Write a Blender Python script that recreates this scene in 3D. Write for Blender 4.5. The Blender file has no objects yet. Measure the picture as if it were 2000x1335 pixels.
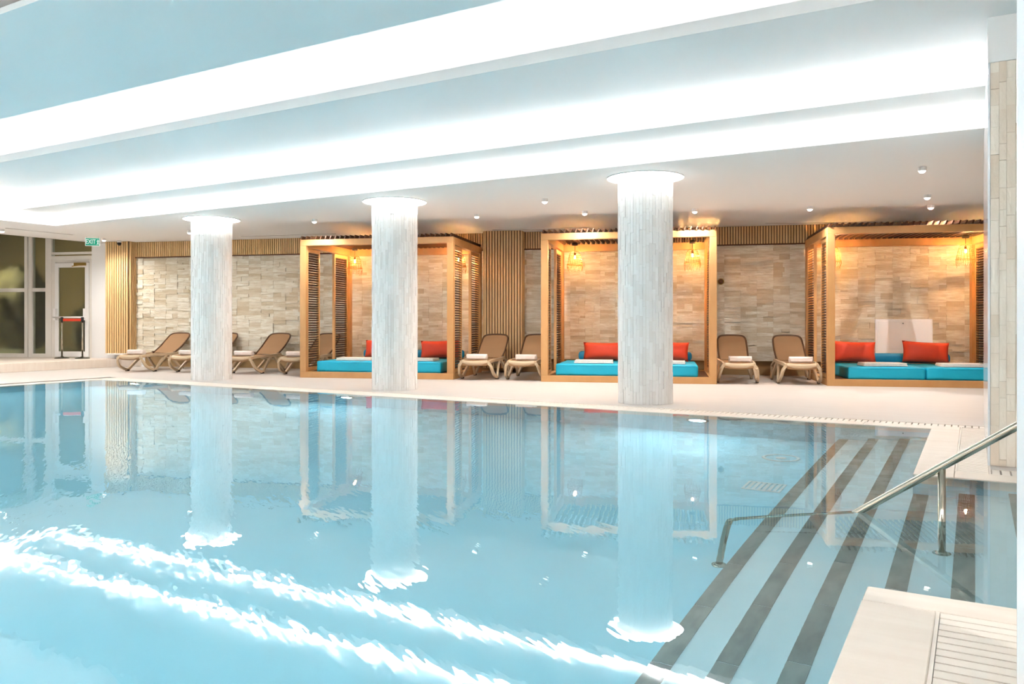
import bpy, bmesh, math, random
from mathutils import Vector, Matrix
random.seed(7)
S = bpy.context.scene
COL = S.collection
R = math.radians

# ------------------------------------------------------------------ camera
# world = building frame: X along the long stone wall, Y towards it. The pool
# and its ceiling coffer are turned by PR against the building.
CAMZ, FPX, YAW = 1.05, 1556.0, R(11.3)
PR = YAW - R(90) + R(90) - R(30.13)          # pool frame rotation (-18.83 deg)
cd = bpy.data.cameras.new('camera'); cam = bpy.data.objects.new('camera', cd); COL.objects.link(cam)
cam.location = (0, 0, CAMZ); cam.rotation_euler = (R(90), 0, YAW)
cd.sensor_width = 36; cd.lens = FPX / 2000 * 36; cd.shift_y = (629 - 667.5) / 2000
cd.clip_start = .05; cd.clip_end = 200
S.camera = cam
# ------------------------------------------------------------------ world, exposure
w = bpy.data.worlds.new('night_garden'); S.world = w; w.use_nodes = True
w.node_tree.nodes['Background'].inputs[0].default_value = (.30, .32, .22, 1)
w.node_tree.nodes['Background'].inputs[1].default_value = .25
vs = S.view_settings
vs.view_transform = 'Standard'; vs.look = 'None'; vs.gamma = 1; vs.use_curve_mapping = False
vs.exposure = 1.05
cy = S.cycles
cy.use_denoising = True
cy.max_bounces = 8; cy.diffuse_bounces = 4; cy.glossy_bounces = 3; cy.transmission_bounces = 6
cy.use_adaptive_sampling = True; cy.adaptive_threshold = .03
cy.use_light_tree = False; cy.sample_clamp_indirect = 20; cy.blur_glossy = 0.5
# light strengths
COVE, COVE_C, RING, DOWN, DOWN_NEAR, LANT, POOL, GARDEN = 22.0, 8.5, 8.0, 78.0, 190.0, 200.0, 9.6, 260.0

# ------------------------------------------------------------------ helpers
def lin(c):
    return tuple(((v / 255) / 12.92 if v / 255 <= .04045 else ((v / 255 + .055) / 1.055) ** 2.4) for v in c) + (1,)

def pw(x, y, z=0.0):
    "pool frame -> world"
    c, s = math.cos(PR), math.sin(PR)
    return Vector((x * c - y * s, x * s + y * c, z))
def wp(x, y):
    "world -> pool frame"
    c, s = math.cos(-PR), math.sin(-PR)
    return (x * c - y * s, x * s + y * c)

MATS = {}
def mat(name, rgb, rough=.6, metal=0, var=0, scale=4, stretch=(1, 1, 1), bump=0, bscale=30, rand=0, attr=0,
        rgb2=None, emit=None, coat=0, spec=.5, tint2=None):
    """principled material: base colour rgb, mixed towards rgb2 by a stretched noise (var), by the
    object's random number (rand) and by a per-piece mesh attribute 'tone' (attr)."""
    m = bpy.data.materials.new(name); m.use_nodes = True; nt = m.node_tree; N = nt.nodes; L = nt.links
    b = N['Principled BSDF']; b.inputs['Roughness'].default_value = rough; b.inputs['Metallic'].default_value = metal
    b.inputs['Specular IOR Level'].default_value = spec; b.inputs['Coat Weight'].default_value = coat
    base = lin(rgb); b.inputs['Base Color'].default_value = base
    second = lin(rgb2) if rgb2 else tuple(v * .6 for v in base[:3]) + (1,)
    tc = N.new('ShaderNodeTexCoord'); mp = N.new('ShaderNodeMapping'); mp.inputs['Scale'].default_value = stretch
    L.new(tc.outputs['Object'], mp.inputs['Vector'])
    col = None
    def mixin(src, amt, prev):
        mx = N.new('ShaderNodeMix'); mx.data_type = 'RGBA'
        mu = N.new('ShaderNodeMath'); mu.operation = 'MULTIPLY'; mu.inputs[1].default_value = amt; mu.use_clamp = True
        L.new(src, mu.inputs[0]); L.new(mu.outputs[0], mx.inputs[0])
        if prev: L.new(prev, mx.inputs[6])
        else: mx.inputs[6].default_value = base
        mx.inputs[7].default_value = second
        return mx.outputs[2]
    if var:
        no = N.new('ShaderNodeTexNoise'); no.inputs['Scale'].default_value = scale; no.inputs['Detail'].default_value = 5
        L.new(mp.outputs[0], no.inputs['Vector'])
        if rand:
            oi = N.new('ShaderNodeObjectInfo'); ad = N.new('ShaderNodeVectorMath'); ad.operation = 'ADD'
            cb = N.new('ShaderNodeCombineXYZ'); mm = N.new('ShaderNodeMath'); mm.operation = 'MULTIPLY'; mm.inputs[1].default_value = 37
            L.new(oi.outputs['Random'], mm.inputs[0]); L.new(mm.outputs[0], cb.inputs[0]); L.new(mm.outputs[0], cb.inputs[2])
            L.new(mp.outputs[0], ad.inputs[0]); L.new(cb.outputs[0], ad.inputs[1]); L.new(ad.outputs[0], no.inputs['Vector'])
        rp = N.new('ShaderNodeMapRange'); rp.inputs[1].default_value = .35; rp.inputs[2].default_value = .7
        L.new(no.outputs['Fac'], rp.inputs[0]); col = mixin(rp.outputs[0], var, col)
    if rand:
        oi = N.new('ShaderNodeObjectInfo'); col = mixin(oi.outputs['Random'], rand, col)
    if attr:
        at = N.new('ShaderNodeAttribute'); at.attribute_name = 'tone'; col = mixin(at.outputs['Fac'], attr, col)
    if col: L.new(col, b.inputs['Base Color'])
    if bump:
        nb = N.new('ShaderNodeTexNoise'); nb.inputs['Scale'].default_value = bscale; nb.inputs['Detail'].default_value = 4
        L.new(mp.outputs[0], nb.inputs['Vector']); bp = N.new('ShaderNodeBump'); bp.inputs['Strength'].default_value = bump
        bp.inputs['Distance'].default_value = .02; L.new(nb.outputs['Fac'], bp.inputs['Height']); L.new(bp.outputs[0], b.inputs['Normal'])
    if emit:
        b.inputs['Emission Color'].default_value = (*emit[0], 1); b.inputs['Emission Strength'].default_value = emit[1]
    MATS[name] = m
    return m

class MB:
    "collects simple shapes and links them as one mesh object"
    def __init__(s): s.v, s.f, s.t = [], [], []
    def add(s, vs, fs, tone=0.0):
        o = len(s.v); s.v += [tuple(p) for p in vs]; s.f += [tuple(o + i for i in f) for f in fs]; s.t += [tone] * len(fs); return s
    def box(s, x0, x1, y0, y1, z0, z1, tone=0.0, M=None):
        p = [(x0, y0, z0), (x1, y0, z0), (x1, y1, z0), (x0, y1, z0), (x0, y0, z1), (x1, y0, z1), (x1, y1, z1), (x0, y1, z1)]
        if M is not None: p = [M @ Vector(q) for q in p]
        return s.add(p, [(0, 3, 2, 1), (4, 5, 6, 7), (0, 1, 5, 4), (1, 2, 6, 5), (2, 3, 7, 6), (3, 0, 4, 7)], tone)
    def prism(s, poly, z0, z1, tone=0.0):
        n = len(poly); a = sum(poly[i][0] * poly[(i + 1) % n][1] - poly[(i + 1) % n][0] * poly[i][1] for i in range(n))
        if a < 0: poly = poly[::-1]
        p = [(q[0], q[1], z0) for q in poly] + [(q[0], q[1], z1) for q in poly]
        fs = [tuple(range(n))[::-1], tuple(range(n, 2 * n))] + [(i, (i + 1) % n, n + (i + 1) % n, n + i) for i in range(n)]
        return s.add(p, fs, tone)
    def tube(s, path, r, n=8, rz=None, cap=True, tone=0.0, square=False):
        "sweep an n-gon (half sizes r sideways, rz upwards) along a path; r may be a list"
        path = [Vector(p) for p in path]; m = len(path); vs = []
        for i, p in enumerate(path):
            t = (path[min(i + 1, m - 1)] - path[max(i - 1, 0)]).normalized()
            up = Vector((0, 0, 1)) if abs(t.z) < .95 else Vector((0, 1, 0))
            a = t.cross(up).normalized(); b = a.cross(t).normalized()
            ra = r[i] if isinstance(r, (list, tuple)) else r; rb = rz if rz else ra
            for k in range(n):
                an = 2 * math.pi * (k + (.5 if square else 0)) / n; q = math.sqrt(2) if square else 1
                vs.append(p + a * math.cos(an) * ra * q + b * math.sin(an) * rb * q)
        fs = [(i * n + k, i * n + (k + 1) % n, (i + 1) * n + (k + 1) % n, (i + 1) * n + k) for i in range(m - 1) for k in range(n)]
        if cap: fs += [tuple(range(n))[::-1], tuple(range((m - 1) * n, m * n))]
        return s.add(vs, fs, tone)
    def lathe(s, prof, n=24, c=(0, 0, 0), cap=True, tone=0.0):
        vs = [(c[0] + r * math.cos(2 * math.pi * k / n), c[1] + r * math.sin(2 * math.pi * k / n), c[2] + z) for r, z in prof for k in range(n)]
        m = len(prof); fs = [(i * n + k, i * n + (k + 1) % n, (i + 1) * n + (k + 1) % n, (i + 1) * n + k) for i in range(m - 1) for k in range(n)]
        if cap: fs += [tuple(range(n))[::-1], tuple(range((m - 1) * n, m * n))]
        return s.add(vs, fs, tone)
    def ring(s, c, R_, r, n=24, m=6, tone=0.0):
        vs = [(c[0] + (R_ + r * math.cos(2 * math.pi * j / m)) * math.cos(2 * math.pi * k / n), c[1] + (R_ + r * math.cos(2 * math.pi * j / m)) * math.sin(2 * math.pi * k / n), c[2] + r * math.sin(2 * math.pi * j / m)) for k in range(n) for j in range(m)]
        return s.add(vs, [(k * m + j, ((k + 1) % n) * m + j, ((k + 1) % n) * m + (j + 1) % m, k * m + (j + 1) % m) for k in range(n) for j in range(m)], tone)
    def mesh(s, name, m, smooth=False):
        me = bpy.data.meshes.new(name); me.from_pydata(s.v, [], s.f); me.update()
        if any(s.t):
            at = me.attributes.new('tone', 'FLOAT', 'FACE'); at.data.foreach_set('value', s.t)
        me.materials.append(MATS[m] if isinstance(m, str) else m)
        if smooth: me.polygons.foreach_set('use_smooth', [True] * len(me.polygons))
        return me
    def build(s, name, m, parent=None, loc=(0, 0, 0), rz=0, smooth=False, bevel=0, **k):
        o = bpy.data.objects.new(name, s.mesh(name, m, smooth)); COL.objects.link(o); o.location = loc; o.rotation_euler = (0, 0, rz)
        if parent: o.parent = parent
        if bevel:
            b = o.modifiers.new('bevel', 'BEVEL'); b.width = bevel; b.segments = 2; b.limit_method = 'ANGLE'
        if smooth and not bevel:
            pass
        return tag(o, **k)

def tag(o, label=None, cat=None, group=None, kind=None):
    if label: o['label'] = label
    if cat: o['category'] = cat
    if group: o['group'] = group
    if kind: o['kind'] = kind
    return o
def empty(name, loc=(0, 0, 0), rz=0, parent=None, **k):
    o = bpy.data.objects.new(name, None); COL.objects.link(o); o.location = loc; o.rotation_euler = (0, 0, rz); o.empty_display_size = .1
    if parent: o.parent = parent
    return tag(o, **k)
def inst(name, me, parent, loc=(0, 0, 0), rot=(0, 0, 0)):
    o = bpy.data.objects.new(name, me); COL.objects.link(o); o.location = loc; o.rotation_euler = rot; o.parent = parent; return o
def kids(o): return [c for c in COL.objects if c.parent == o]
def copy_tree(o, parent=None):
    c = o.copy(); COL.objects.link(c); c.parent = parent
    for ch in list(o.children): copy_tree(ch, c)
    return c
def spline(pts, n=6):
    P = [Vector(p) for p in pts]; P = [P[0] * 2 - P[1]] + P + [P[-1] * 2 - P[-2]]; out = []
    for i in range(1, len(P) - 2):
        for k in range(n):
            t = k / n; a, b, c, d = P[i - 1:i + 3]
            out.append(.5 * ((2 * b) + (c - a) * t + (2 * a - 5 * b + 4 * c - d) * t * t + (3 * b - a - 3 * c + d) * t ** 3))
    return out + [P[-2]]
def rounded_box(name, m, sx, sy, sz, r, parent=None, loc=(0, 0, 0), rz=0, cuts=0, noise=0, seg=3, **k):
    bm = bmesh.new(); bmesh.ops.create_cube(bm, size=1); bmesh.ops.scale(bm, vec=(sx, sy, sz), verts=bm.verts)
    bmesh.ops.translate(bm, vec=(0, 0, sz / 2), verts=bm.verts)
    bmesh.ops.bevel(bm, geom=list(bm.edges), offset=r, segments=seg, affect='EDGES', profile=.5)
    if cuts:
        bmesh.ops.subdivide_edges(bm, edges=[e for e in bm.edges if e.calc_length() > .1], cuts=cuts, use_grid_fill=True)
    if noise:
        from mathutils import noise as nz
        for v in bm.verts:
            if v.co.z > .03: v.co += nz.noise_vector(v.co * 4 + Vector(loc)) * noise
    me = bpy.data.meshes.new(name); bm.to_mesh(me); bm.free(); me.materials.append(MATS[m])
    me.polygons.foreach_set('use_smooth', [True] * len(me.polygons))
    o = bpy.data.objects.new(name, me); COL.objects.link(o); o.location = loc; o.rotation_euler = (0, 0, rz); o.parent = parent
    return tag(o, **k)

# ------------------------------------------------------------------ materials
mat('plaster', (243, 241, 239), .75)
mat('plaster_gloss', (243, 242, 241), .42)
mat('white_lacquer', (238, 240, 242), .2, coat=.4)
mat('white_paint', (236, 233, 230), .5)
mat('panel_white', (246, 248, 252), .35)
mat('aluminium_white', (226, 220, 212), .4)
mat('deck', (200, 192, 185), .55, var=.18, scale=1.5, stretch=(1, 5, 1), rgb2=(182, 170, 158))
mat('coping', (233, 221, 208), .5, var=.25, scale=2.5, stretch=(1, 6, 1), rand=.15, rgb2=(206, 184, 164))
mat('grate', (236, 226, 214), .5, var=.15, scale=8, rand=.12, rgb2=(205, 188, 170))
mat('gutter', (74, 56, 34), .8)
mat('stone', (248, 244, 230), .75, var=.6, scale=7, stretch=(.6, 1, 4), bump=.8, bscale=28, attr=.75, rgb2=(200, 180, 144))
mat('mortar', (208, 196, 172), .9)
mat('column_stone', (246, 242, 238), .7, var=.25, scale=10, stretch=(1, 1, .25), attr=.55, bump=.4, bscale=30, rgb2=(222, 213, 205))
mat('pier_stone', (252, 242, 228), .7, var=.35, scale=8, stretch=(1, 1, .3), attr=.6, bump=.3, bscale=30, rgb2=(220, 194, 166))
mat('oak', (238, 202, 146), .5, var=.5, scale=6, stretch=(5, 5, .5), rand=.25, rgb2=(194, 146, 90))
mat('oak_frame', (204, 154, 98), .45, var=.3, scale=2.5, stretch=(2, 2, 1), rand=.15, rgb2=(164, 112, 60))
mat('oak_dark', (92, 56, 26), .7)
mat('teak_slat', (84, 48, 22), .5, var=.4, scale=6, stretch=(2, 2, 2), rand=.3, rgb2=(48, 25, 10))
mat('plinth', (168, 136, 92), .7, var=.3, scale=3)
mat('frame_taupe', (202, 178, 146), .4, var=.15, scale=6, rgb2=(170, 144, 112))
mat('sling', (168, 130, 92), .75, var=.2, scale=3, bump=.3, bscale=220, rgb2=(140, 104, 70))
mat('rim_brown', (96, 66, 42), .45)
mat('rubber', (38, 30, 24), .7)
mat('towel', (244, 232, 224), .9, var=.3, scale=14, rgb2=(226, 206, 194), bump=.6, bscale=90)
mat('aqua', (0, 178, 214), .5, var=.2, scale=3, rgb2=(0, 146, 190), bump=.35, bscale=7)
mat('teal', (0, 116, 150), .6, var=.2, scale=5, rgb2=(0, 88, 118), bump=.3, bscale=12)
mat('orange', (214, 56, 14), .6, var=.25, scale=5, rgb2=(176, 36, 8), bump=.3, bscale=10)
mat('steel', (186, 178, 162), .12, metal=1)
mat('chrome_dark', (120, 116, 108), .25, metal=1)
mat('brass', (170, 140, 80), .3, metal=1)
mat('black', (18, 18, 18), .4)
mat('slot', (120, 100, 84), .8)
mat('rattan', (176, 118, 58), .65, var=.4, scale=20, rgb2=(120, 72, 30))
mat('pool_tile', (184, 226, 236), .4, var=.15, scale=2, rgb2=(152, 210, 226))
mat('pool_wall', (170, 208, 218), .4, var=.2, scale=2, rgb2=(140, 188, 204))
mat('step_stone', (232, 240, 240), .5, var=.15, scale=3, rgb2=(180, 208, 214))
mat('step_dark', (168, 166, 156), .5, var=.7, scale=4, stretch=(3, 1.2, 1), rand=.35, rgb2=(108, 110, 104))
mat('red_belt', (214, 58, 30), .6)
mat('exit_green', (20, 150, 120), .4, emit=((.01, .30, .20), .25))
mat('exit_white', (250, 250, 250), .4, emit=((1, 1, 1), .12))
mat('led', (255, 255, 255), .5, emit=((.95, .975, 1), COVE))
mat('led_ring', (255, 255, 255), .5, emit=((1, 1, 1), RING))
mat('lens', (255, 255, 255), .4, emit=((1, .92, .82), 3.0))
mat('led_inner', (255, 255, 255), .5, emit=((.95, .975, 1), COVE_C))
mat('bulb', (255, 240, 210), .3, emit=((1, .55, .2), 60))
mat('pool_lens', (240, 250, 255), .3, emit=((.55, .82, 1), 25))
mat('leaf', (92, 84, 44), .8, var=.7, scale=3, rgb2=(52, 46, 20), bump=1, bscale=16)
mat('ground_out', (130, 128, 104), .9, var=.5, scale=1, rgb2=(84, 84, 56))
mat('wall_out', (116, 98, 62), .9, var=.5, scale=.8, rgb2=(66, 54, 28))

def glass_mat(name, rgb, ior=1.45, rough=0.0):
    m = bpy.data.materials.new(name); m.use_nodes = True; b = m.node_tree.nodes['Principled BSDF']
    b.inputs['Base Color'].default_value = lin(rgb); b.inputs['Transmission Weight'].default_value = 1
    b.inputs['IOR'].default_value = ior; b.inputs['Roughness'].default_value = rough; MATS[name] = m; return m
glass_mat('glass', (225, 232, 222), 1.45, .10)
glass_mat('clear_glass', (240, 246, 244))
wm = glass_mat('water', (205, 240, 250), 1.33)
nt = wm.node_tree; N = nt.nodes; L = nt.links
tc = N.new('ShaderNodeTexCoord')
def wave(scale, stretch, rot, dist, prev=None, mask=None):
    mp = N.new('ShaderNodeMapping'); mp.inputs['Rotation'].default_value = (0, 0, R(rot)); L.new(tc.outputs['Object'], mp.inputs['Vector'])
    m2 = N.new('ShaderNodeMapping'); m2.inputs['Scale'].default_value = stretch; L.new(mp.outputs[0], m2.inputs['Vector'])
    n1 = N.new('ShaderNodeTexNoise'); n1.inputs['Scale'].default_value = scale; n1.inputs['Detail'].default_value = 2; n1.inputs['Roughness'].default_value = .5
    L.new(m2.outputs[0], n1.inputs['Vector'])
    bp = N.new('ShaderNodeBump'); bp.inputs['Strength'].default_value = 1; bp.inputs['Distance'].default_value = dist
    L.new(n1.outputs['Fac'], bp.inputs['Height'])
    if mask: L.new(mask, bp.inputs['Strength'])
    if prev: L.new(prev, bp.inputs['Normal'])
    return bp.outputs[0]
# the water is a little livelier towards the near side of the pool
sx = N.new('ShaderNodeSeparateXYZ'); L.new(tc.outputs['Object'], sx.inputs[0])
mr = N.new('ShaderNodeMapRange'); mr.inputs[1].default_value = 4.6; mr.inputs[2].default_value = 2.2; mr.inputs[3].default_value = .08; mr.inputs[4].default_value = 1; L.new(sx.outputs['Y'], mr.inputs[0])
mx = N.new('ShaderNodeMapRange'); mx.inputs[1].default_value = -.9; mx.inputs[2].default_value = -2.4; mx.inputs[3].default_value = .15; mx.inputs[4].default_value = 1; L.new(sx.outputs['X'], mx.inputs[0])
mm = N.new('ShaderNodeMath'); mm.operation = 'MULTIPLY'; L.new(mr.outputs[0], mm.inputs[0]); L.new(mx.outputs[0], mm.inputs[1])
w1 = wave(1.6, (1, 1, 1), 0, .0006)
w2 = wave(9.0, (.35, 1.4, 1), 35, .0021, w1, mm.outputs[0])
L.new(w2, N['Principled BSDF'].inputs['Normal'])

# ------------------------------------------------------------------ main dimensions
T, Z1, Z2 = 2.95, 3.12, 3.28                        # soffit over the deck, first and second coffer step
YA, YB, YC, YM = 9.05, 8.10, 6.03, 4.24             # cove edges and middle of the coffer (pool frame)
XL, XR = -16.3, 4.0                                 # coffer ends (pool frame)
PX0, PX1, PY0, PY1 = -13.9, -0.37, -0.4, 8.9        # pool water edges (pool frame)
CH0, CH1 = 3.46, 6.18                               # channel to the right of the stairs
WROT = R(-1.8)
def wall_y(x): return 16.4 - math.tan(R(1.8)) * (x - 1.5)

# ------------------------------------------------------------------ floor
fl = MB()
def prect(b, x0, x1, y0, y1, z0, z1): return b.prism([(x0, y0), (x1, y0), (x1, y1), (x0, y1)], z0, z1)
a = wp(9.0, wall_y(9.0) + .1); c_ = wp(-17.2, wall_y(-17.2) + .9)
fl.prism([(-19.5, 9.35), (XR, 9.35), a, c_, (-19.5, 10.2)], -.3, 0)
prect(fl, -19.5, -14.35, -4, 9.35, -.3, 0)
prect(fl, .10, XR, 6.65, 9.35, -.3, 0)
prect(fl, .32, XR, -4, 3.28, -.3, 0)
prect(fl, -14.35, XR, -4, -.85, -.3, 0)
prect(fl, -14.35, .32, -.85, -.65, -.3, 0)
fl.build('floor', 'deck', rz=PR, kind='structure', label='pale cream stone pool deck')
# gutter bed below the grates
gb = MB()
prect(gb, -14.35, .1, 9.15, 9.35, -.3, -.05); prect(gb, -.12, .1, 6.43, 9.15, -.3, -.05)
prect(gb, .1, XR, 6.43, 6.65, -.3, -.05); prect(gb, -.12, .32, -.65, 3.28, -.3, -.05); prect(gb, -14.35, -14.15, -.65, 9.15, -.3, -.05)
gb.build('floor_gutter', 'gutter', rz=PR, kind='structure')

# coping stones around the water, each its own piece
def coping(name, x0, x1, y0, y1, step):
    root = MB().box(x0, x1, y0, y1, -.3, -.034).build(name, 'coping', rz=PR, kind='structure')
    alongx = (x1 - x0) > (y1 - y0); ln = (x1 - x0) if alongx else (y1 - y0); n = max(1, round(ln / step)); g = .0015
    for i in range(n):
        s0, s1 = i * ln / n + g, (i + 1) * ln / n - g
        q = (x0 + s0, x0 + s1, y0, y1) if alongx else (x0, x1, y0 + s0, y0 + s1)
        MB().box(*q, -.034, 0.0).build('coping_stone', 'coping', root, bevel=.006)
    return root
coping('trim_1', PX0 - .25, PX1 + .25, PY1, PY1 + .25, .9)
coping('trim_2', PX1, PX1 + .25, CH1, PY1, .9)
coping('trim_3', PX1 + .25, XR, CH1, CH1 + .25, .9)
coping('trim_4', PX1, XR, 3.28, CH0, 1.1)
coping('trim_5', PX1, PX1 + .25, PY0, 3.28, 1.2)
coping('trim_6', PX0 - .25, PX0, PY0, PY1, .9)
coping('trim_7', PX0 - .25, PX1 + .25, PY0 - .25, PY0, .9)

def grate(label, x0, x1, y0, y1, alongx, pitch=.06):
    "overflow grate: slats side by side along the long direction; alongx = the slats are lined up along x"
    root = empty('overflow_grate', pw((x0 + x1) / 2, (y0 + y1) / 2, -.05), PR, label=label, cat='grate', group='overflow grates around the pool')
    w_, d_ = (x1 - x0) / 2, (y1 - y0) / 2
    f = MB()
    if alongx: f.box(-w_, w_, -d_, -d_ + .012, 0, .049).box(-w_, w_, d_ - .012, d_, 0, .049)
    else: f.box(-w_, -w_ + .012, -d_, d_, 0, .049).box(w_ - .012, w_, -d_, d_, 0, .049)
    f.build('edge_rail', 'grate', root)
    ln = 2 * (w_ if alongx else d_); n = int(ln / pitch); pt = ln / n
    b = MB()
    if alongx: b.box(-pt / 2 + .006, pt / 2 - .006, -d_ + .014, d_ - .014, .02, .047)
    else: b.box(-w_ + .014, w_ - .014, -pt / 2 + .005, pt / 2 - .005, .01, .047)
    me = b.mesh('slat', 'grate')
    for i in range(n):
        t = -ln / 2 + (i + .5) * pt
        inst('slat', me, root, (t, 0, 0) if alongx else (0, t, 0))
grate('pale overflow grate running along the far pool edge below the round columns', -14.15, .1, 9.15, 9.35, True)
grate('pale grate beside the far right pool corner coping', -.12, .1, 6.43, 9.15, False)
grate('short pale grate at the foot of the stone end wall', .1, 1.6, 6.43, 6.65, True)
grate('large pale slatted grate in the right foreground', -.12, .32, 0, 3.28, False)

# ------------------------------------------------------------------ pool basin
FD = -1.36
pb = MB()
pb.box(PX0 - .2, PX1 + .3, PY0 - .2, PY1 + .2, FD - .2, FD)
pb.build('floor_pool', 'pool_tile', rz=PR, kind='structure', label='light blue tiled pool floor')
for nm, q in (('wall_pool_far', (PX0, PX1, PY1, PY1 + .2)), ('wall_pool_left', (PX0 - .2, PX0, PY0, PY1)), ('wall_pool_near', (PX0, PX1, PY0 - .2, PY0)),
              ('wall_pool_right', (PX1, PX1 + .2, CH1, PY1)), ('wall_pool_front', (PX1, PX1 + .2, PY0, CH0)),
              ('wall_channel_far', (PX1 + .2, XR, CH1, CH1 + .2)), ('wall_channel_near', (PX1 + .2, XR, CH0 - .2, CH0)), ('wall_channel_end', (2.6, 2.8, CH0, CH1))):
    MB().box(*q, FD, -.034).build(nm, 'pool_wall', rz=PR, kind='structure')
# stairs: treads 0.285 m deep, a dark strip at each nosing
stairs = empty('floor_stairs', pw(-.6, 4.8, FD), PR, kind='structure', label='submerged pale stone stairs with dark nosing strips')
nos = [(-1.215, -1.06), (-.93, -.92), (-.645, -.78), (-.36, -.64), (-.085, -.50), (.20, -.36), (.485, -.22)]
for i, (xn, zt) in enumerate(nos):
    xe = nos[i + 1][0] + .02 if i + 1 < len(nos) else 2.6
    y0, y1 = (PY0, PY1) if xe <= PX1 + .05 else (CH0, CH1)
    if xe <= PX1 + .05: xe = min(xe, PX1)
    st = MB().box(xn + .6, xe + .6, y0 - 4.8, y1 - 4.8, 0, zt - FD).build('tread', 'step_stone', stairs)
    n = round((y1 - y0) / .62); ln = (y1 - y0) / n
    for k in range(n):
        MB().box(xn + .594, xn + .6 + .088, y0 - 4.8 + k * ln + .003, y0 - 4.8 + (k + 1) * ln - .003, zt - FD - .02, zt - FD + .004).build('strip_tile', 'step_dark', st)
# the water sheet
wv = MB(); prect(wv, PX0, PX1, PY0, PY1, 0, 0)
wb = bmesh.new()
for (x0, x1, y0, y1) in ((PX0, PX1, PY0, CH0), (PX0, PX1, CH0, CH1), (PX0, PX1, CH1, PY1), (PX1, 2.6, CH0, CH1)):
    wb.faces.new([wb.verts.new(p) for p in ((x0, y0, 0), (x1, y0, 0), (x1, y1, 0), (x0, y1, 0))])
bmesh.ops.remove_doubles(wb, verts=wb.verts, dist=1e-4)
me = bpy.data.meshes.new('pool_water'); wb.to_mesh(me); wb.free(); me.materials.append(MATS['water'])
wo = bpy.data.objects.new('pool_water', me); COL.objects.link(wo); wo.location = (0, 0, -.006); wo.rotation_euler = (0, 0, PR)
tag(wo, 'still turquoise water filling the indoor pool', 'water', kind='stuff')
# pool lamps in the side walls
def pool_lamp(x, y, z, rz, label):
    root = empty('pool_lamp', pw(x, y, z), PR + rz, label=label, cat='lamp', group='underwater pool lamps')
    M = Matrix.Rotation(R(90), 4, 'X')
    b = MB().lathe([(.10, 0), (.13, 0), (.13, .02), (.115, .03), (.10, .03)], 24, cap=False); b.v = [tuple(M @ Vector(p)) for p in b.v]; b.build('bezel', 'steel', root, smooth=True)
    b = MB().lathe([(.10, .004), (.10, .018), (.05, .026), (.002, .028)], 24); b.v = [tuple(M @ Vector(p)) for p in b.v]; b.build('lens', 'pool_lens', root, smooth=True)
    ld = bpy.data.lights.new('pool_light', 'AREA'); ld.shape = 'DISK'; ld.size = .16; ld.energy = POOL; ld.color = (.70, .92, 1)
    lo = bpy.data.objects.new('pool_light', ld); COL.objects.link(lo); lo.parent = root; lo.location = (0, -.05, 0); lo.rotation_euler = (R(-68), 0, 0)
for i, x in enumerate((-2.72, -7.95, -12.9)):
    pool_lamp(x, PY1, -.45, 0, ('underwater lamp glowing below the pool edge right of the nearest column', 'underwater lamp glowing below the leftmost cabana', 'underwater lamp glowing near the far left pool corner')[i])
for i, x in enumerate((-1.9, -5.2, -8.5, -11.8)):  # unseen lamps added to brighten the stairs and light the pool evenly
    pool_lamp(x, PY0, -.45, math.pi, 'added unseen fill lamp in the near side pool wall, %s from the stairs' % ('first', 'second', 'third', 'fourth')[i])
for i, y in enumerate((1.8, 6.2)):  # two more unseen lamps added to fill the basin with light
    pool_lamp(PX0, y, -.45, R(90), 'added unseen fill lamp in the left end pool wall, %s' % ('nearer the viewer', 'nearer the loungers')[i])
# floor drain and inlet
dr = empty('floor_drain', pw(-1.49, 6.68, FD), PR, label='white slotted drain grille on the pool floor', cat='drain')
MB().box(-.22, .22, -.2, -.17, 0, .015).box(-.22, .22, .17, .2, 0, .015).box(-.22, -.19, -.17, .17, 0, .015).box(.19, .22, -.17, .17, 0, .015).build('frame', 'white_paint', dr)
for i in range(6): MB().box(-.17 + i * .06, -.13 + i * .06, -.17, .17, .002, .012).build('bar', 'white_paint', dr)
dr.scale = (.7, .7, 1)
it = empty('floor_inlet', pw(-1.60, 7.88, FD), PR, label='round white water inlet on the pool floor', cat='inlet')
MB().ring((0, 0, .01), .16, .018).build('rim', 'white_paint', it, smooth=True); MB().lathe([(.05, 0), (.05, .02), (.02, .03)], 16).build('cap', 'white_paint', it)

# ------------------------------------------------------------------ ceiling (pool frame)
def mir(y): return 2 * YM - y
ce = MB()
aw = wp(9.0, wall_y(9.0) + .1); bw = wp(-13.75, wall_y(-13.75) + .35)
ce.prism([(-18.2, YA + .35), (XR, YA + .35), aw, bw, (-18.2, wp(-13.9, 16.9)[1] - .3)], T, T + .06)
prect(ce, -18.2, XR, YA, YA + .35, T, T + .02)
prect(ce, -18.2, -15.65, mir(YA), YA, T, T + .02)
prect(ce, -18.2, XR, -4, mir(YA), T, T + .06)
ceil = ce.build('ceiling', 'plaster', rz=PR, kind='structure', label='white plaster ceiling over the deck')
u = MB()
prect(u, XL, .1, YB, YA + .40, Z1, Z1 + .02); prect(u, XL, XR, mir(YA) - .4, mir(YB), Z1, Z1 + .02)
prect(u, XL, .1, YA + .35, YA + .40, T + .02, Z1); prect(u, XL, XR, mir(YA) - .4, mir(YA) - .35, T + .02, Z1)
prect(u, XL - .05, XL, mir(YA) - .4, YA + .4, T + .02, 4.0)
u.build('step_ceiling', 'plaster', ceil)
u = MB()
prect(u, XL, XR, YC, YB + .35, Z2, Z2 + .02); prect(u, XL, XR, mir(YB) - .35, mir(YC), Z2, Z2 + .02)
prect(u, XL, XR, YB + .30, YB + .35, Z1 + .02, Z2); prect(u, XL, XR, mir(YB) - .35, mir(YB) - .30, Z1 + .02, Z2)
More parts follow.
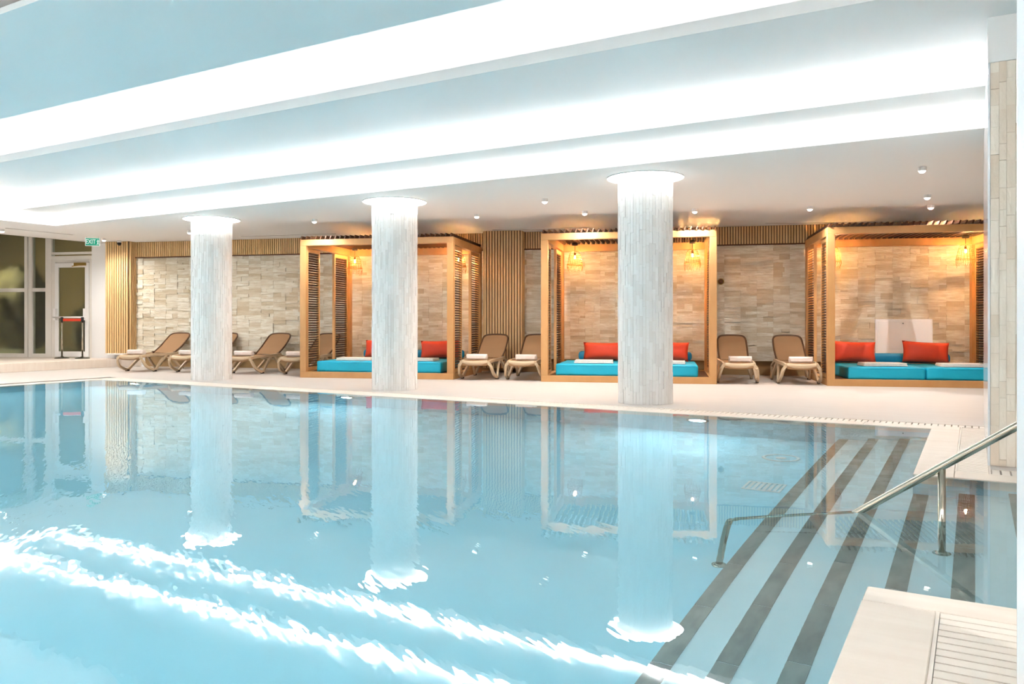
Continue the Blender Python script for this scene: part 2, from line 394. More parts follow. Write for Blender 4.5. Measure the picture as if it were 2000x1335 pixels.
u.build('inner_ceiling', 'plaster_gloss', ceil)
# vault above the island
prof = [(YC + .36, Z2 + .02)] + [(YC + .36 - .42 * (1 - math.cos(R(t))), Z2 + .16 + .42 * math.sin(R(t))) for t in range(0, 91, 9)]
prof = prof + [(mir(y), z) for y, z in prof[::-1]]
n = len(prof); vb = MB()
vb.add([(XL, y, z) for y, z in prof] + [(XR, y, z) for y, z in prof], [(i, i + 1, n + i + 1, n + i) for i in range(n - 1)])
vb.build('vault', 'plaster', ceil, smooth=True)
prect(MB(), XL, XR, mir(5.11), 5.11, 3.45, 3.50).build('island_panel', 'plaster', ceil)
hg = MB()
for x in (-15, -11, -7, -3, 1):
    hg.tube([(x, YM, 3.5), (x, YM, Z2 + .58)], .015, 6)
hg.build('hanger', 'plaster', ceil)
# upstands of the coves
EP = .004
for q in ((XL + .65, .1, YA - EP, YA + .025, T - EP, T + .085), (-15.65 - .025, -15.65 + EP, mir(YA) + .02, YA - .02, T - EP, T + .085), (-15.65, XR, mir(YA) - .025, mir(YA) + EP, T - EP, T + .085),
          (XL, .1, YB - EP, YB + .025, Z1 - EP, Z1 + .083), (XL, XR, mir(YB) - .025, mir(YB) + EP, Z1 - EP, Z1 + .083),
          (XL, XR, YC - EP, YC + .025, Z2 - EP, Z2 + .094), (XL, XR, mir(YC) - .025, mir(YC) + EP, Z2 - EP, Z2 + .094)):
    MB().box(*q).build('cove_upstand', 'plaster', ceil)
# led strips lying in the coves
for q in ((XL + .7, .08, YA + .05, YA + .25, T + .045, T + .055), (-15.65 - .25, -15.65 - .05, mir(YA), YA, T + .045, T + .055), (-15.6, XR, mir(YA) - .25, mir(YA) - .05, T + .045, T + .055),
          (XL + .05, .08, YB + .05, YB + .25, Z1 + .05, Z1 + .06), (XL + .05, XR, mir(YB) - .25, mir(YB) - .05, Z1 + .05, Z1 + .06),
          (XL + .05, XR, YC + .32, YC + .345, Z2 + .03, Z2 + .04), (XL + .05, XR, mir(YC) - .345, mir(YC) - .32, Z2 + .03, Z2 + .04)):
    MB().box(*q).build('led_strip', 'led_inner' if q[4] > Z2 else 'led', ceil)
# raised lobby ceiling near the windows
hc = MB(); hc.prism([(-22, -4), (-18.2, -4), (-18.2, wp(-13.9, 16.9)[1] + .5), (-22, wp(-16, 17.2)[1] + 1.5)], 3.5, 3.55); prect(hc, -18.2, -18.15, -4, wp(-13.9, 16.9)[1] - .3, T, 3.5)
hc.build('ceiling_lobby', 'plaster', rz=PR, kind='structure')

# ------------------------------------------------------------------ outer walls out of view
MB().box(XR, XR + .2, -4, 14, -.3, 4.2).build('wall_right', 'plaster', rz=PR, kind='structure')
MB().box(-20, XR, -4.2, -4, -.3, 4.2).build('wall_near', 'plaster', rz=PR, kind='structure')

MB().box(-22.3, -22.0, -4, 9.2, -.3, 3.6).build('wall_left', 'plaster', rz=PR, kind='structure')
MB().box(-22.0, -19.4, -4.2, 8.2, -.3, 0).build('floor_lobby', 'deck', rz=PR, kind='structure')

# ------------------------------------------------------------------ stone wall at the back
wall = empty('wall_back', (1.5, 16.4, 0), WROT, kind='structure', label='long back wall of stacked cream split stone')
WX0, WX1 = -14.1, 7.0                                # local x range
MB().box(WX0, WX1, .03, .25, .28, T + .1).build('backing', 'mortar', wall)
MB().box(WX0, WX1, .09, .25, 0, .28).build('plinth', 'plinth', wall)
rest = MB(); nlone = 0; rr = random.Random(3); CW, RH, SZ0, SZ1 = .31, .0882, .285, 2.575
nrow = round((SZ1 - SZ0) / RH)
for ci in range(int((WX1 - WX0) / CW)):
    x0 = WX0 + ci * CW
    lone = -.75 <= x0 <= 3.1 - .31
    zz = SZ0; hs = []
    while zz < SZ1 - .02:
        h_ = rr.choice((.04, .05, .06, .075, .09, .10, .11)); h_ = h_ if SZ1 - zz - h_ > .035 else SZ1 - zz
        hs.append((zz, zz + h_)); zz += h_
    for (z0, z1) in hs:
        cut = [x0, x0 + CW] if rr.random() < .7 else [x0, x0 + CW * rr.uniform(.3, .7), x0 + CW]
        for xa_, xb_ in zip(cut, cut[1:]):
            dep = -rr.random() * .036; tone = rr.random() ** 2.0 + .001
            own = lone and nlone < 300; nlone += own
            b = rest if not own else MB()
            b.box(xa_ + .0008, xb_ - .0008, dep, .03, z0 + .0008, z1 - .0008, tone)
            if own: b.build('stone', 'stone', wall)
rest.build('stone_cladding', 'stone', wall, kind='stuff')

# oak slat band under the ceiling
def slat_trim(name, loc, rz, backing, slats, size, rest=None):
    root = MB().box(*backing).build(name, 'oak_dark', loc=loc, rz=rz, kind='structure')
    sx, sy, z0, z1 = size
    me = MB().box(-sx / 2, sx / 2, -sy, 0, z0, z1).mesh('slat', 'oak')
    for (x, y, r) in slats: inst('slat', me, root, (x, y, 0), (0, 0, r))
    if rest:
        b = MB()
        for (x, y, r) in rest: b.box(x - sx / 2, x + sx / 2, y - sy, y, z0, z1, .2)
        b.build('hidden_slats', 'oak', root, kind='stuff')
    return root
xs = [-14.05 + .052 * i for i in range(int(21 / .052))]
vis = lambda x: (x < -8.2) or (-4.6 < x < -3.6) or (-.9 < x < 1.25)
tb = slat_trim('trim_8', (1.5, 16.4, 0), WROT, (WX0, WX1, -.02, .03, SZ1 + .005, T), [(x, -.02, 0) for x in xs if vis(x)], (.034, .03, SZ1 + .02, T - .005), [(x, -.02, 0) for x in xs if not vis(x)])
MB().box(WX0, WX1, -.055, .03, SZ1 - .005, SZ1 + .02).build('ledge', 'oak_dark', tb)
# two piers clad with upright slats
def pier(name, xa, xb, yf, yb_, z0):
    n = int((xb - xa) / .056); pt = (xb - xa) / n; m = max(1, int((yb_ - yf) / .056)); mp_ = (yb_ - yf) / m
    sl = [(-(xb - xa) / 2 + (i + .5) * pt, 0, 0) for i in range(n)] + [((xb - xa) / 2, (j + .5) * mp_ + .01, R(90)) for j in range(m)] + [(-(xb - xa) / 2, (j + .5) * mp_ + .01, R(-90)) for j in range(m)]
    root = slat_trim(name, ((xa + xb) / 2, yf + .03, 0), 0, (-(xb - xa) / 2, (xb - xa) / 2, 0, yb_ - yf, z0, T), sl, (.038, .03, z0, T - .004))
    return root
p1 = pier('trim_9', -13.10, -12.49, 16.55, wall_y(-12.49) + .02, .32)
MB().box(-.33, .33, -.035, .3, .29, .32).build('sill', 'white_paint', p1)
p2 = pier('trim_10', -3.83, -3.06, 16.16, wall_y(-3) + .02, .10)

# access panel and wall valve
ap = empty('access_panel', (5.30 - .98, wall_y(4.3) - .04, .55), WROT, label='white square access panel on the stone wall behind the red cushions', cat='panel')
MB().box(-.50, .50, -.03, .05, -.13, .56).build('frame', 'panel_white', ap, bevel=.006)
MB().box(-.465, .465, -.040, -.026, -.10, .525).build('door', 'panel_white', ap, bevel=.004)
MB().lathe([(.012, 0), (.012, .02)], 12).build('lock', 'chrome_dark', ap, loc=(-.02, -.052, .47))
vk = empty('wall_valve', (.97, wall_y(.97) - .03, 1.86), WROT, label='small round brown valve knob on the stone wall', cat='knob')
M9 = Matrix.Rotation(R(90), 4, 'X')
b = MB().lathe([(.055, 0), (.055, .012), (.03, .02), (.03, .05), (.022, .055)], 20); b.v = [tuple(M9 @ Vector(p)) for p in b.v]; b.build('plate', 'rim_brown', vk, smooth=True)
b = MB().ring((0, 0, .014), .055, .008); b.v = [tuple(M9 @ Vector(p)) for p in b.v]; b.build('rim', 'brass', vk, smooth=True)

# ------------------------------------------------------------------ stone end wall at the right with its white side
ew = empty('wall_end', pw(0, 0, 0), PR, kind='structure', label='stone faced end wall at the right of the pool')
MB().box(.10, 1.4, 6.83, 9.9, 0, T).build('core', 'mortar', ew)
MB().box(.085, .10, 6.815, 9.9, .0, T).build('side_panel', 'white_lacquer', ew)
MB().box(.085, 1.4, 6.80, 9.9, T, Z2).build('bulkhead', 'plaster', ew)
rr = random.Random(5)
x = .102
while x < .62:
    wd = rr.choice((.035, .045, .055)); z = -rr.random() * .1
    while z < T:
        h_ = rr.choice((.12, .16, .2, .25)); z0, z1 = max(0, z), min(T, z + h_)
        if z1 - z0 > .01:
            MB().box(x + .0007, x + wd - .0007, 6.805 + rr.random() * .01, 6.83, z0 + .0007, z1 - .0007, rr.random() ** 1.5 * .9 + .001).build('stone', 'pier_stone', ew)
        z += h_
    x += wd
# near door jamb at the right edge of the view
jb = empty('door_1', (0, 0, 0), YAW, kind='structure', label='white glossy door jamb close to the camera')
MB().box(1.240, 1.262, 1.9, 1.96, 0, 3.2).build('jamb', 'white_lacquer', jb, bevel=.004)
MB().box(1.262, 1.292, 1.92, 1.94, 0, 3.2).build('seal', 'aluminium_white', jb)
MB().box(1.292, 1.9, 1.926, 1.936, 0, 3.2).build('pane', 'clear_glass', jb)

# ------------------------------------------------------------------ round columns
def column(x, y, label):
    c = pw(x, y); root = empty('column', (c.x, c.y, 0), 0, label=label, cat='column', group='round stone columns beside the pool')
    rad = .36
    MB().lathe([(rad - .03, 0), (rad - .03, T + .12)], 40).build('core', 'mortar', root, smooth=False)
    rr = random.Random(int(-x * 100)); b = MB(); n = 54
    for k in range(n):
        a0, a1 = 2 * math.pi * k / n, 2 * math.pi * (k + 1) / n; z = -rr.random() * .2
        while z < T + .05:
            h_ = rr.choice((.14, .18, .22, .26)); z0, z1 = max(0, z), min(T + .06, z + h_); z += h_
            if z1 - z0 < .005: continue
            ro = rad - rr.random() * .009; ri = rad - .03; e = .0012 / rad
            pts = [(r_ * math.cos(t), r_ * math.sin(t)) for t in (a0 + e, a1 - e) for r_ in (ri, ro)]
            b.prism([pts[0], pts[1], pts[3], pts[2]], z0 + .0008, z1 - .0008, rr.random() ** 1.5 * .9 + .001)
    b.build('stone_cladding', 'column_stone', root, kind='stuff')
    # lit halo: a shallow recess ring with a light ring around the column head
    MB().lathe([(.50, 0), (.50, .012), (.44, .012), (.44, 0)], 48, (0, 0, T - .012), cap=False).build('halo_trim', 'plaster', root, smooth=False)
    MB().lathe([(.365, 0), (.365, .006), (.44, .006), (.44, 0)], 48, (0, 0, T - .010), cap=False).build('light_ring', 'led_ring', root)
    bm = MB().lathe([(.44, 0), (.495, 0)], 48, (0, 0, T - .013), cap=False).build('halo_lens', 'led_ring', root)
    return root
column(-3.74, 9.93, 'nearest round stone column, right of the middle, in front of the middle cabana')
column(-7.90, 9.93, 'middle round stone column in front of the leftmost cabana')
column(-12.17, 9.93, 'farthest round stone column beside the loungers at the left')

# ------------------------------------------------------------------ cabanas
def cabana(x0, yf, label, lamps):
    W, D, H = 3.02, 2.25, 2.62
    root = empty('cabana', (x0, yf, 0), 0, label=label, cat='cabana', group='slatted wooden cabanas against the stone wall')
    bs = MB().box(0, W, 0, .12, 0, .11).box(0, W, D - .12, D, 0, .11).box(0, .12, .12, D - .12, 0, .11).box(W - .12, W, .12, D - .12, 0, .11).build('base_frame', 'oak_frame', root, bevel=.004)
    me = MB().box(.12, W - .12, 0, .098, .06, .10).mesh('deck_board', 'teak_slat')
    for i in range(20): inst('deck_board', me, bs, (0, .122 + i * .1004, 0))
    me = MB().box(-.06, .06, -.06, .06, .11, H - .115).mesh('post', 'oak_frame')
    for px, py in ((.06, .06), (W - .06, .06), (.06, D - .06), (W - .06, D - .06)):
        o = inst('post', me, root, (px, py, 0 if py < 1 else -.025)); b_ = o.modifiers.new('bevel', 'BEVEL'); b_.width = .004
    for q in ((0, W, 0, .12, H - .115), (0, W, D - .12, D, H - .14), (0, .12, .12, D - .12, H - .14), (W - .12, W, .12, D - .12, H - .14)):
        MB().box(*q, H).build('beam', 'oak_frame', root, bevel=.004)
    # roof slats run from front to back, tilted
    M_ = Matrix.Rotation(R(22), 4, 'Y'); b = MB().box(-.012, .012, -.02, D + .0, -.032, .032, M=M_); me = b.mesh('roof_slat', 'teak_slat')
    n = 31
    for i in range(n): inst('roof_slat', me, root, (.04 + i * (W - .08) / (n - 1), 0, H + .034))
    # two louvred panels on each side
    for sx in (.05, W - .05):
        for (ya, yb2) in ((.13, .72), (1.42, 2.11)):
            pn = MB().box(-.025, .025, ya, ya + .05, .12, H - .15).box(-.025, .025, yb2 - .05, yb2, .12, H - .15).box(-.025, .025, ya + .05, yb2 - .05, .12, .18).box(-.025, .025, ya + .05, yb2 - .05, H - .22, H - .15).build('side_panel', 'oak_frame', root, loc=(sx, 0, 0))
            M2 = Matrix.Rotation(R(-25 if sx < 1 else 25), 4, 'Y')
            me = MB().box(-.024, .024, ya + .05, yb2 - .05, -.006, .006, M=M2).mesh('louvre', 'teak_slat')
            k = 48
            for i in range(k): inst('louvre', me, pn, (0, 0, .205 + i * (H - .22 - .025 - .205) / (k - 1)))
    for j, lx in enumerate(lamps[0]):
        lantern((x0 + lx, yf + 1.72, H), lamps[1][j])
    return root

def lantern(p, label):
    root = empty('pendant_lantern', p, 0, label=label, cat='lantern', group='woven pendant lanterns in the cabanas')
    MB().lathe([(.055, -.06), (.06, -.02), (.03, 0)], 20).build('canopy', 'rubber', root, smooth=True)
    MB().tube([(0, 0, -.05), (0, 0, -.20)], .006, 6).build('cord', 'rubber', root)
    MB().lathe([(.02, -.26), (.024, -.2), (.012, -.195)], 12).build('socket', 'rubber', root)
    pr = [(.05, -.17), (.09, -.19), (.115, -.25), (.13, -.33), (.145, -.40), (.155, -.44)]
    sh = MB()
    for i in range(len(pr) - 1):
        for k in range(2):
            t = k / 2; r_ = pr[i][0] * (1 - t) + pr[i + 1][0] * t; z_ = pr[i][1] * (1 - t) + pr[i + 1][1] * t
            sh.ring((0, 0, z_), r_, .004, 20, 4)
    sh.ring((0, 0, -.44), .156, .007, 20, 5)
    for k in range(18):
        a_ = 2 * math.pi * k / 18; sh.tube([(r_ * math.cos(a_), r_ * math.sin(a_), z_) for r_, z_ in pr], .0028, 4)
    sd = sh.build('shade', 'rattan', root)
    rr = random.Random(int(p[0] * 1000)); fr = MB()
    for k in range(26):
        a_ = 2 * math.pi * k / 26; ll = rr.uniform(.06, .15); q = .155
        fr.tube([(q * math.cos(a_), q * math.sin(a_), -.44), (q * math.cos(a_ + .05), q * math.sin(a_ + .05), -.44 - ll * .5), ((q - .015) * math.cos(a_ - .04), (q - .015) * math.sin(a_ - .04), -.44 - ll)], .003, 4)
    fr.build('fringe', 'rattan', sd, kind='stuff')
    MB().lathe([(.002, -.325), (.012, -.32), (.018, -.305), (.014, -.28), (.012, -.26)], 14).build('bulb', 'bulb', root, smooth=True)
    ld = bpy.data.lights.new('lantern_light', 'POINT'); ld.energy = LANT; ld.color = (1, .47, .17); ld.shadow_soft_size = .02
    lo = bpy.data.objects.new('lantern_light', ld); COL.objects.link(lo); lo.parent = root; lo.location = (0, 0, -.305)

CX = (-6.93, -2.26, 2.53)
nm3 = ('leftmost cabana', 'middle cabana', 'cabana at the right')
for i, (x0, yf) in enumerate(((CX[0], 14.08), (CX[1], 13.92), (CX[2], 13.92))):
    cabana(x0, yf, ('light oak slatted cabana between the farthest and the nearest columns, leftmost of three', 'light oak slatted cabana behind the nearest column, middle of three', 'light oak slatted cabana with two red cushions, at the right by the end wall')[i],
           ((.40, 2.66), ('woven pendant lantern at the left side of the ' + nm3[i], 'woven pendant lantern at the right side of the ' + nm3[i])))

def pillow(p, w_, h_, t_, m, rot, label, cat, group):
    nx, ny = 14, 10; vs, fs = [], []
    for sgn in (1, -1):
        for j in range(ny + 1):
            for i in range(nx + 1):
                u_, v_ = 2 * i / nx - 1, 2 * j / ny - 1
                th = t_ / 2 * max(0, (1 - abs(u_) ** 2.6)) ** .5 * max(0, (1 - abs(v_) ** 2.6)) ** .5
                pinch = 1 - .05 * (1 - u_ * u_) * 0 ; x = u_ * w_ / 2 * (1 - .06 * (1 - v_ * v_)); z = v_ * h_ / 2 * (1 - .08 * (1 - u_ * u_))
                vs.append((x, -sgn * th, z + h_ / 2))
    k = (nx + 1) * (ny + 1)
    for j in range(ny):
        for i in range(nx):
            a_ = j * (nx + 1) + i; fs += [(a_, a_ + 1, a_ + nx + 2, a_ + nx + 1), (k + a_, k + a_ + nx + 1, k + a_ + nx + 2, k + a_ + 1)]
    b = MB(); b.add(vs, fs); me = b.mesh('cushion', m, True)
    bm = bmesh.new(); bm.from_mesh(me); bmesh.ops.remove_doubles(bm, verts=bm.verts, dist=.0008); bm.to_mesh(me); bm.free()
    me.polygons.foreach_set('use_smooth', [True] * len(me.polygons))
    o = bpy.data.objects.new('cushion', me); COL.objects.link(o); o.location = p; o.rotation_euler = rot
    return tag(o, label, cat, group)

def folded_towel(p, w_, d_, rz, label):
    root = empty('folded_towel', p, rz, label=label, cat='towel', group='folded towels on the cabana mattresses')
    for i, (s, z) in enumerate(((1, 0), (.985, .017), (.97, .034))):
        rounded_box('fold', 'towel', w_ * s, d_ * s, .019, .007, root, (0, 0, z), 0, cuts=3, noise=.002, seg=2)

def bolster(p, ln, label):
    root = empty('bolster', p, 0, label=label, cat='bolster', group='teal bolsters at the back of the mattresses')
    rounded_box('cover', 'teal', ln, .15, .17, .06, root, (0, 0, 0), seg=4)
    MB().box(-ln / 2 + .06, ln / 2 - .06, -.079, -.074, .082, .088).build('seam', 'teal', root)

for i, (x0, yf) in enumerate(((CX[0], 14.08), (CX[1], 13.92), (CX[2], 13.92))):
    off = (.27, .24, .35)[i]
    for k in range(2):
        w_ = 1.23 if i < 2 else 1.19
        mx = x0 + off + w_ / 2 + k * (w_ + .012)
        rt = empty('mattress', (mx, yf + .14 + .72, .10), 0, label='bright aqua mattress on the %s side of the %s' % (('left', 'right')[k], nm3[i]), cat='mattress', group='aqua cabana mattresses')
        rounded_box('cover', 'aqua', w_, 1.44, .21, .035, rt, (0, 0, 0), 0, cuts=5, noise=.010)
        MB().tube([(-w_ / 2 + .04, -.7225, .19), (w_ / 2 - .04, -.7225, .19)], .005, 6).build('piping', 'aqua', rt)
        folded_towel((mx + (.03 if k == 0 else .06), yf + .14 + .42, .313), .70, .40, R(3 - 5 * k), 'folded white towel on the %s mattress of the %s' % (('left', 'right')[k], nm3[i]))
    bolster((x0 + (1.77, 1.57, 1.25)[i], yf + .14 + 1.34, .322), 2.14, 'long teal bolster at the back of the %s' % nm3[i])

# red cushions, leaning on the bolsters
G = 'red orange cushions in the cabanas'
def cush(x, y, w_, h_, rz, tilt, label):
    pillow((x, y, .335), w_, h_ + .03, .22, 'orange', (R(-16), R(tilt), R(rz)), label, 'cushion', G)
cush(3.19, 15.06, .74, .36, 3, 2, 'red cushion against the left post in the cabana at the right')
cush(4.36, 15.06, .76, .36, -3, 3, 'red cushion in front of the white access panel')
cush(-1.24, 15.06, .80, .32, 0, 0, 'red cushion left of the nearest column in the middle cabana')
cush(.01, 15.06, .60, .34, 0, 3, 'red cushion right of the nearest column in the middle cabana')
cush(-4.50, 15.22, .80, .34, 4, -2, 'red cushion on the right mattress of the leftmost cabana')
cush(-5.78, 15.22, .60, .34, 3, 0, 'red cushion half hidden behind the middle column')

# ------------------------------------------------------------------ sun loungers
def lounger():
    root = empty('sun_lounger', (0, 0, 0))
    # seat sling with a rounded lip at the foot end
    prof = [(.01, .285), (-.012, .305), (-.005, .335), (.03, .352), (.12, .36), (.5, .352), (.9, .35), (1.2, .36)]
    b = MB(); hw = .235
    for i in range(len(prof) - 1):
        for k in range(6):
            u0, u1 = -1 + k / 3, -1 + (k + 1) / 3
            bow = lambda u_, y_: y_ - (.035 * (1 - u_ * u_) if y_ < .05 else 0)
            vs = [(u_ * hw, bow(u_, prof[j][0]), prof[j][1] + d - .012 * (1 - u_ * u_)) for j, u_ in ((i, u0), (i, u1), (i + 1, u1), (i + 1, u0)) for d in (0, -.016)]
            b.add(vs, [(0, 2, 4, 6), (1, 7, 5, 3)] + ([(0, 1, 3, 2)] if i == 0 else []))
    b.build('seat', 'sling', root, smooth=False)
    lip = [(-hw, .015, .325), (-hw * .5, -.018, .315), (0, -.028, .312), (hw * .5, -.018, .315), (hw, .015, .325)]
    MB().tube(spline(lip, 4), .026, 8, .042).build('foot_lip', 'frame_taupe', root, smooth=True)
    for s in (-1, 1):
        MB().tube(spline([(s * .25, .0, .325), (s * .262, .3, .345), (s * .275, .75, .345), (s * .285, 1.25, .36)], 5), .02, 4, .028, square=True).build('side_rail', 'frame_taupe', root, bevel=.004)
        leg = MB().tube(spline([(s * .25, .01, .33), (s * .295, .02, .25), (s * .322, .12, .12), (s * .33, .34, .035), (s * .328, .42, .045), (s * .30, .62, .20), (s * .275, .86, .335)], 5), .02, 4, .024, square=True).build('leg', 'frame_taupe', root, bevel=.004)
        MB().box(s * .33 - .022, s * .33 + .022, .34, .42, 0, .03).build('foot_pad', 'rubber', leg)
        leg = MB().tube(spline([(s * .278, .95, .335), (s * .30, 1.08, .22), (s * .325, 1.30, .035), (s * .325, 1.38, .04), (s * .30, 1.58, .17), (s * .287, 1.66, .23)], 5), .02, 4, .024, square=True).build('leg', 'frame_taupe', root, bevel=.004)
        MB().box(s * .325 - .022, s * .325 + .022, 1.30, 1.38, 0, .03).build('foot_pad', 'rubber', leg)
        MB().tube([(s * .287, 1.2, .345), (s * .287, 1.66, .235)], .018, 4, .022, square=True).build('rear_rail', 'frame_taupe', root)
        MB().lathe([(.035, -.02), (.035, .02)], 12).build('hinge', 'rim_brown', root, loc=(s * .27, 1.16, .37)).rotation_euler = (0, R(90), 0)
    MB().tube([(-.285, 1.62, .24), (.285, 1.62, .24)], .016, 6).build('cross_bar', 'frame_taupe', root)
    MB().tube([(-.27, .88, .325), (.27, .88, .325)], .016, 6).build('cross_bar', 'frame_taupe', root)
    # backrest: tapered panel with rounded top, brown rim
    P0, P1 = Vector((0, 1.16, .365)), Vector((0, 1.82, .80))
    up = (P1 - P0); nrm = Vector((0, -up.z, up.y)).normalized()
    out = [(-.255, 0), (-.265, .4), (-.262, .78), (-.245, .90), (-.20, .97), (-.10, .995), (0, 1.0), (.10, .995), (.20, .97), (.245, .90), (.262, .78), (.265, .4), (.255, 0)]
    pt = lambda x, t: P0 + up * t + Vector((x, 0, 0)) + nrm * (-.03 * math.sin(math.pi * min(t, 1)) * 1.0)
    b = MB(); vs = [pt(x * .97, t * .985) for x, t in out]; n_ = len(vs)
    # rows across so the slight curve is real
    m_ = n_ // 2
    rows = [(pt(out[i][0] * .97, out[i][1] * .985), pt(out[n_ - 1 - i][0] * .97, out[n_ - 1 - i][1] * .985)) for i in range(m_)] + [(pt(-.02, .985), pt(.02, .985))]
    for i in range(len(rows) - 1):
        (a0, a1), (b0, b1) = rows[i], rows[i + 1]; th = nrm * .012
        b.add([a0, a1, b1, b0, a0 - th, a1 - th, b1 - th, b0 - th], [(0, 1, 2, 3), (7, 6, 5, 4)])
    bk = b.build('backrest', 'sling', root)
    MB().tube(spline([pt(x, t) for x, t in out], 3), .017, 6, .022).build('back_rim', 'rim_brown', bk, smooth=True)
    return root
def towel_roll():
    root = empty('rolled_towel', (0, 0, 0))
    n, turns, r0, r1, th, hw = 64, 3.2, .012, .060, .0062, .19
    sp = []
    for i in range(n + 1):
        a_ = 2 * math.pi * turns * i / n - 1.2; r_ = r0 + (r1 - r0) * i / n; sp.append((a_, r_))
    b = MB(); vs = []
    for (a_, r_) in sp:
        for x in (-hw, hw):
            for d in (-th, th): vs.append((x, (r_ + d) * math.cos(a_), .062 + (r_ + d) * math.sin(a_) * .92))
    fs = []
    for i in range(n):
        o = i * 4; q = o + 4
        fs += [(o, q, q + 2, o + 2), (o + 1, o + 3, q + 3, q + 1), (o, o + 1, q + 1, q), (o + 2, q + 2, q + 3, o + 3)]
    fs += [(0, 2, 3, 1), (n * 4, n * 4 + 1, n * 4 + 3, n * 4 + 2)]
    b.add(vs, fs); b.build('spiral', 'towel', root, smooth=True)
    MB().box(-hw * .9, hw * .9, -.0675, -.064, .035, .085).build('hem', 'towel', root)
    return root
LG = 'taupe sun loungers along the stone wall'
proto, tproto = lounger(), towel_roll()
LO = [(1.13, 13.99, 0, 'taupe sun lounger right beside the middle cabana, facing the pool', 'right beside the middle cabana'),
      (2.14, 13.99, 0, 'taupe sun lounger just left of the cabana at the right', 'just left of the cabana at the right'),
      (-3.49, 14.02, 0, 'taupe sun lounger in front of the wide upright slat pier', 'in front of the wide slat pier'),
      (-2.625, 14.02, 0, 'taupe sun lounger just left of the middle cabana, partly behind its post', 'just left of the middle cabana'),
      (-8.56, 14.66, 0, 'taupe sun lounger right beside the farthest column, in front of plain stone wall', 'right beside the farthest column'),
      (-7.36, 14.60, 0, 'taupe sun lounger half hidden behind the leftmost cabana post', 'half hidden by the leftmost cabana'),
      (-11.18, 14.86, 0, 'leftmost taupe sun lounger, near the narrow slat pier and exit door', 'nearest the exit door'),
      (-9.95, 14.84, 0, 'taupe sun lounger half hidden behind the farthest column', 'half hidden by the farthest column'),
      (6.05, 13.99, 0, 'taupe sun lounger behind the end wall, right of the cabana at the right', 'behind the end wall')]
rr = random.Random(9)
for i, (x, y, rz, lab, short) in enumerate(LO):
    o = proto if i == 0 else copy_tree(proto)
    o.location = (x, y, 0); o.rotation_euler = (0, 0, R(rz)); tag(o, lab, 'lounger', LG)
    t = tproto if i == 0 else copy_tree(tproto)
    t.location = (x + .03 + rr.uniform(-.03, .03), y + .17, .358); t.rotation_euler = (0, 0, R(rr.uniform(-5, 5)))
    tag(t, 'rolled white towel on the lounger ' + short, 'towel', 'rolled towels on the loungers')

# ------------------------------------------------------------------ stainless handrail at the stairs (vertical plane y = 4.81, pool frame)
hr = empty('handrail', pw(-.55, 4.81, 0), PR, label='polished stainless handrail sloping into the pool stairs', cat='handrail')
MB().tube(spline([(1.9, 0, 1.34), (.2, 0, .142), (-.58, 0, -.41), (-.69, 0, -.50), (-.735, 0, -.62), (-.79, 0, FD)], 8), .021, 14).build('rail', 'steel', hr, smooth=True)
MB().tube([(.40, 0, .28), (.40, 0, -.64)], .019, 14).build('post', 'steel', hr, smooth=True)
MB().lathe([(.045, 0), (.045, .01), (.028, .022), (.02, .03)], 20).build('flange', 'steel', hr, loc=(.40, 0, -.64), smooth=True)
MB().lathe([(.045, 0), (.045, .01), (.028, .022), (.02, .03)], 20).build('flange', 'steel', hr, loc=(-.79, 0, FD), smooth=True)

# ------------------------------------------------------------------ glazed front and exit door at the left
WY = 16.95
def wx(px): # x on the glazing plane for a viewing direction given as tangent
    return px
gz = empty('window_1', (0, WY, 0), 0, kind='structure', label='white framed glazing at the left end of the hall')
PL = .19
def gx(x):   # image column -> x on the plane y = WY, from the calibrated camera
    a_ = (x - 1000) / FPX; return WY * (a_ * math.cos(YAW) - math.sin(YAW)) / (a_ * math.sin(YAW) + math.cos(YAW))
m1, m2, m3, m4 = gx(51), gx(66), gx(92), gx(104)
for (xa, xb) in ((m1, m1 + .085), (m2 - .085, m2), (m3, m4), (gx(-70), gx(-60))):
    MB().box(xa, xb, -.06, .06, PL, 3.5).build('mullion', 'aluminium_white', gz, bevel=.005)
MB().box(m1 + .085, m2 - .085, -.02, .05, PL, 3.5).build('mullion', 'aluminium_white', gz)
for (xa, xb) in ((gx(-60), m1), (m2, m3)):
    MB().box(xa, xb, -.05, .05, 1.80, 1.89).build('transom', 'aluminium_white', gz, bevel=.004)
    MB().box(xa, xb, -.05, .05, PL, PL + .09).build('sill_bar', 'aluminium_white', gz, bevel=.004)
    for (za, zb) in ((PL + .09, 1.80), (1.89, 3.5)): MB().box(xa, xb, -.008, .008, za, zb).build('pane', 'glass', gz)
xe = gx(-70)
for k in range(4):                                   # the same bays go on to the left, out of view
    xa, xb = xe - 1.25 * (k + 1), xe - 1.25 * k
    MB().box(xa, xa + .10, -.06, .06, PL, 3.5).build('mullion', 'aluminium_white', gz, bevel=.005)
    MB().box(xa + .1, xb, -.05, .05, 1.80, 1.89).build('transom', 'aluminium_white', gz, bevel=.004)
    MB().box(xa + .1, xb, -.05, .05, PL, PL + .09).build('sill_bar', 'aluminium_white', gz, bevel=.004)
    for (za, zb) in ((PL + .09, 1.80), (1.89, 3.5)): MB().box(xa + .1, xb, -.008, .008, za, zb).build('pane', 'glass', gz)
d0, d1 = gx(104), gx(182)
MB().box(d0, d1, -.06, .06, 2.585, 2.665).build('transom', 'aluminium_white', gz, bevel=.004)
MB().box(d0, d1, -.05, .05, 2.70, 2.76).build('transom', 'aluminium_white', gz, bevel=.004)
MB().box(d0, d1, -.008, .008, 2.76, 3.5).build('pane', 'glass', gz)
dr_ = empty('door_2', (0, WY, 0), 0, kind='structure', label='white framed glass exit door with push bar')
